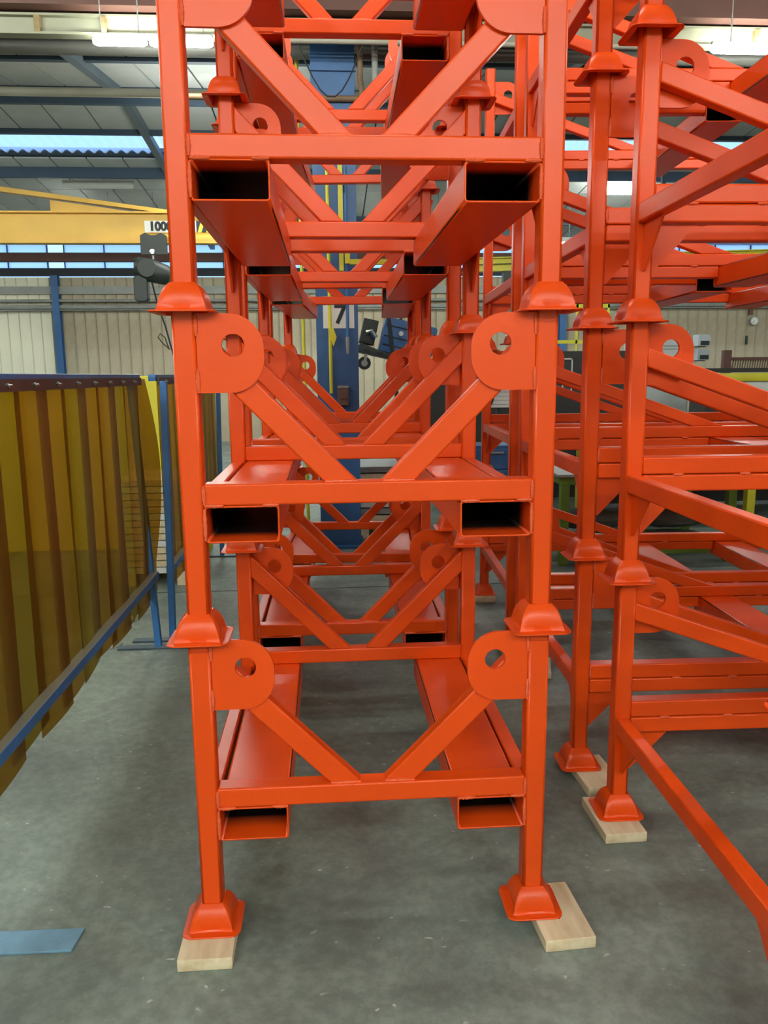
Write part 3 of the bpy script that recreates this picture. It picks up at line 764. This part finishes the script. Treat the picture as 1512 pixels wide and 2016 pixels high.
# yellow beam on the right
yj = empty('crane_beam', (5.4, 11.0, 3.31))
yj.rotation_euler = (0, -.028, 0)
ibeam(-2.8, 3.4, 0, .0, .22, .14, .018).build('beam', LIME, yj)
MB().box(-2.8, 3.4, -.075, -.055, .105, .115).build('edge_strip', INK, yj)
for x in (-2.4, 0.5, 3.0): MB().box(x - .03, x + .03, -.03, .03, .22, 1.9).build('hanger', ROOFBLUE, yj)
tag(yj, 'lime yellow crane beam behind the right stacks', 'crane beam')
MB().tube([(-2.4, -.1, -.26), (-2.2, -.1, -.36), (-2.05, -.1, -.21), (-1.9, -.1, -.19)], [.05, .08, .1, .06], 10).build('hoist_drive', DARK, yj, smooth=True)
MB().box(-2.15, -2.0, -.08, .06, -.2, .0).build('trolley', DARK, yj)
hl = empty('cable_hoist', (7.45, 10.6, 4.3))
MB().box(-.14, .14, -.12, .12, -.18, .18).build('body', GALV, hl, bevel=.03)
MB().tube([(-.05, -.13, .02), (-.05, -.13, -.22), (0, -.13, -.28), (.05, -.13, -.22)], .012, 8).build('hook', CHROME, hl)
for k in range(3): MB().tube([(-.08 + .08 * k, 0, .18), (-.08 + .08 * k, 0, 1.05)], .008, 6).build('cable', BLACK, hl)
tag(hl, 'grey cable hoist at the upper right edge', 'hoist')

# ---------------------------------------------------------------- right-hand background
ck = empty('wall_clock', (11.29, 17.84, 2.885)); ck.rotation_euler = (0, 0, 0)
MB().tube([(0, .06, 0), (0, 0, 0)], .105, 24).build('case', GALV, ck)
fc = MB().tube([(0, 0, 0), (0, -.006, 0)], .093, 24).build('dial', WHITE, ck)
for k in range(12):
    a = k * math.pi / 6; s, c = math.sin(a), math.cos(a)
    MB().prism([(s * .066 - c * .004, c * .066 + s * .004), (s * .066 + c * .004, c * .066 - s * .004), (s * .085 + c * .004, c * .085 - s * .004), (s * .085 - c * .004, c * .085 + s * .004)], 'xz', -.0065, -.008).build('hour_mark', INK, fc)
for a, l, w in ((math.radians(232), .05, .006), (math.radians(225), .075, .004)):
    s, c = math.sin(a), math.cos(a)
    MB().prism([(-c * w, s * w), (c * w, -s * w), (s * l + c * w * .5, c * l - s * w * .5), (s * l - c * w * .5, c * l + s * w * .5)], 'xz', -.0085, -.010).build('hand', INK, fc)
tag(ck, 'round white wall clock on the far tan wall', 'clock')
tag(MB().box(11.16, 11.26, 17.88, 17.95, 3.05, 3.9).build('conduit_bracket', BROWN), 'red-brown conduit above the wall clock', 'conduit')
tag(MB().box(11.14, 11.18, 17.90, 17.96, 2.30, 2.52).build('wall_switch', DARK), 'small dark switch on the far wall below the clock', 'switch')
for k, z in enumerate((2.07, 1.82)):
    b = empty('storage_bin', (7.12, 12.0, z))
    MB().prism([(-.10, 0), (.11, 0), (.13, .15), (.09, .20), (-.10, .20)], 'xz', -.12, .12).build('shell', mat('pale_grey_bin_%d' % k, (.48, .52, .55), .5), b, bevel=.006)
    MB().box(-.06, .10, -.128, -.12, .015, .09).build('label_window', DARK, b)
    tag(b, ('upper' if k == 0 else 'lower') + ' of two pale grey bins beyond the right stack lug plate', 'storage bin', 'pale grey storage bins')
ps = empty('bin_pole', (6.98, 12.17, 0))
MB().box(-.02, .02, -.02, .02, 0, 2.35).build('upright', GALV, ps)
for z in (1.82, 2.07): MB().box(-.02, .22, -.2, .02, z - .02, z - .002).build('shelf_arm', GALV, ps)
tag(ps, 'grey pole carrying the two pale bins', 'stand')
wp = empty('white_cabinet', (6.1, 11.2, 0))
MB().box(-.55, .45, 0, .4, .0, 2.18).build('body', mat('pale_blue_white', (.62, .66, .66), .5), wp, bevel=.01)
for z in (1.99, 2.04): MB().box(-.55, .45, -.006, 0, z, z + .018).build('groove', GALV, wp)
tag(wp, 'white cabinet seen through the lug plate hole at right', 'cabinet')
rk = empty('slat_rack', (6.55, 10.0, 0))
MB().box(-.02, .10, -.05, .05, 0, 1.94).build('upright', BROWN, rk, bevel=.004)
MB().box(.10, 2.3, -.04, .04, 1.78, 1.83).build('top_rail', BROWN, rk)
MB().box(.10, 2.3, -.04, .04, 1.60, 1.65).build('bottom_rail', BROWN, rk)
MB().box(2.2, 2.3, -.05, .05, 0, 1.94).build('upright', BROWN, rk)
for k in range(52):
    x = .13 + k * .04
    MB().add([(x, -.012, 1.65), (x + .014, -.012, 1.65), (x + .034, -.012, 1.78), (x + .020, -.012, 1.78), (x, .012, 1.65), (x + .014, .012, 1.65), (x + .034, .012, 1.78), (x + .020, .012, 1.78)],
             [(0, 1, 2, 3), (4, 7, 6, 5), (0, 4, 5, 1), (3, 2, 6, 7), (0, 3, 7, 4), (1, 5, 6, 2)]).build('slat', BPIPE, rk)
tag(rk, 'rusty brown rack with slanted slats at the right edge', 'rack')
mb = empty('machine_bed', (6.9, 9.0, 0))
MB().box(-1.1, 1.6, -.1, .5, 1.475, 1.59).build('guide_beam', LIME, mb, bevel=.006)
MB().box(-1.2, 1.6, -.05, .6, 1.60, 1.66).build('top_plate', DKCAB, mb)
MB().box(-1.1, 1.6, -.06, .5, 1.28, 1.47).build('panel', WHITE, mb)
MB().box(-1.1, 1.6, 0, .5, 0, 1.28).build('base', DKCAB, mb)
MB().box(.0, .08, -.13, -.1, 1.585, 1.70).build('clamp', YEL, mb)
tag(mb, 'machine bed with yellow guide beam at the right edge', 'machine')
dc = empty('dark_cabinet', (3.75, 8.0, 0))
MB().box(-.75, .5, 0, .6, 0, 1.89).build('body', DKCAB, dc, bevel=.01)
dp = tag(MB().box(1.42, 2.96, 8.15, 8.20, .04, 1.76).box(1.45, 1.51, 7.95, 8.4, 0, .04).box(2.86, 2.92, 7.95, 8.4, 0, .04).build('partition_panel', DKCAB, bevel=.004), 'dark low partition panel behind the centre stacks, right of the column', 'panel')
fr = MB().box(-.36, -.345, -.03, 0, 1.36, 1.80).box(-.245, -.23, -.03, 0, 1.36, 1.80).box(-.36, -.23, -.03, 0, 1.36, 1.378).box(-.36, -.23, -.03, 0, 1.782, 1.80).build('window_frame', WHITE, dc)
MB().box(-.345, -.245, -.012, -.002, 1.378, 1.782).build('window_pane', mat('cabinet_glass', (.05, .055, .06), .12), fr)
tag(dc, 'tall dark cabinet with a white framed pane behind the right stacks', 'cabinet')
yr = empty('guard_rail', (5.4, 14.0, 0))
for x in (-.6, .05, .7): MB().box(x - .02, x + .02, -.02, .02, 0, 3.0).build('post', LIME, yr)
for z in (2.24, 1.6, .6, 2.95): MB().box(-.62, .72, -.02, .02, z - .035, z + .035).build('rail', LIME, yr)
tag(yr, 'yellow guard rail in front of the far wall', 'guard rail')
gt = empty('green_table', (3.1, 4.75, 0))
for x in (-.75, .7):
    for y in (-.42, .42): MB().box(x - .036, x + .036, y - .036, y + .036, 0, .69).build('leg', GREEN, gt, bevel=.004)
MB().box(-.79, .74, -.46, .46, .69, .76).build('apron', GREEN, gt, bevel=.004)
MB().box(-.83, .78, -.5, .5, .76, .785).build('table_top', GALV, gt, bevel=.003)
for y in (-.42, .42): MB().box(-.75, .7, y - .02, y + .02, .08, .12).build('stretcher', GREEN, gt)
tag(gt, 'green steel work table behind the right-hand stacks', 'table')
for k in range(4):
    rnd = random.Random(k)
    m = MB(); rings = []
    for i in range(9):
        t = i / 8; rr = .12 * math.sin(math.pi * (.08 + .84 * t)) ** .5
        rings.append([(-.34 + .68 * t, rr * 1.3 * math.cos(a) * (1 + rnd.uniform(-.06, .06)), .105 + rr * .82 * math.sin(a) * (1 + rnd.uniform(-.06, .06))) for a in [2 * math.pi * j / 12 for j in range(12)]])
    o = m.loft(rings).build('filled_sack', STONE, smooth=True, loc=(3.1 + (-.36 if k % 2 else .36), 4.75, .0 + .215 * (k // 2)))
    tag(o, 'grey filled sack under the green table, %s' % ['lower right', 'lower left', 'upper right', 'upper left'][k], 'sack', 'grey sacks under the green table')
bc = empty('blue_tool_chest', (1.98, 5.3, 0))
MB().box(-.24, .24, 0, .4, .06, .94).build('body', COLBLUE, bc, bevel=.008)
for k in range(4):
    d = MB().box(-.225, .225, -.012, 0, .10 + k * .205, .29 + k * .205).build('drawer', COLBLUE, bc, bevel=.004)
    MB().box(-.06, .06, -.03, -.012, .25 + k * .205, .265 + k * .205).build('handle', GALV, d)
for x in (-.18, .18): MB().tube([(x, .03, .03), (x, .07, .03)], .03, 12).build('castor', BLACK, bc)
tag(bc, 'blue tool chest between the centre and right stacks', 'tool chest')
nbd = empty('notice_board', (2.02, 5.95, 0))
MB().box(-.02, .30, -.0, .02, 1.27, 1.50).build('sheet', WHITE, nbd)
MB().box(-.035, .315, .002, .022, 1.255, 1.515).build('border', BLACK, nbd)
for k in range(4): MB().box(.0, .22, -.002, 0, 1.30 + k * .042, 1.304 + k * .042).build('ruled_line', GALV, nbd)
MB().box(.0, .09, -.002, 0, 1.46, 1.485).build('heading_block', INK, nbd)
MB().box(.10, .14, .022, .06, 0, 1.5).box(.0, .24, -.1, .25, 0, .02).build('stand', DARK, nbd)
tag(nbd, 'white notice sheet on a stand between the stacks', 'notice board')
tag(MB().tube([(2.03 + .05 * math.sin(2 * math.pi * i / 14), 5.938, 1.45 + .16 * math.cos(2 * math.pi * i / 14)) for i in range(15)] , .009, 6).build('cable_coil', BLACK, smooth=True), 'black cable loop hanging in front of the white notice', 'cable')
wt = empty('welding_bench', (5.0, 6.4, 0))
MB().box(-1.7, 2.2, -.8, .9, .86, .94).build('bench_top', DKCAB, wt, bevel=.006)
for x, y in ((-.12, -.42), (2.05, -.42), (-1.6, .75), (-.12, .75), (2.05, .75)):
    MB().box(x - .045, x + .045, y - .045, y + .045, 0, .86).build('leg', LIME, wt, bevel=.004)
MB().box(-1.6, 2.1, .70, .78, .05, .86).build('back_sheet', DKCAB, wt)
tag(wt, 'dark heavy bench on yellow legs behind the right-hand stacks', 'bench')
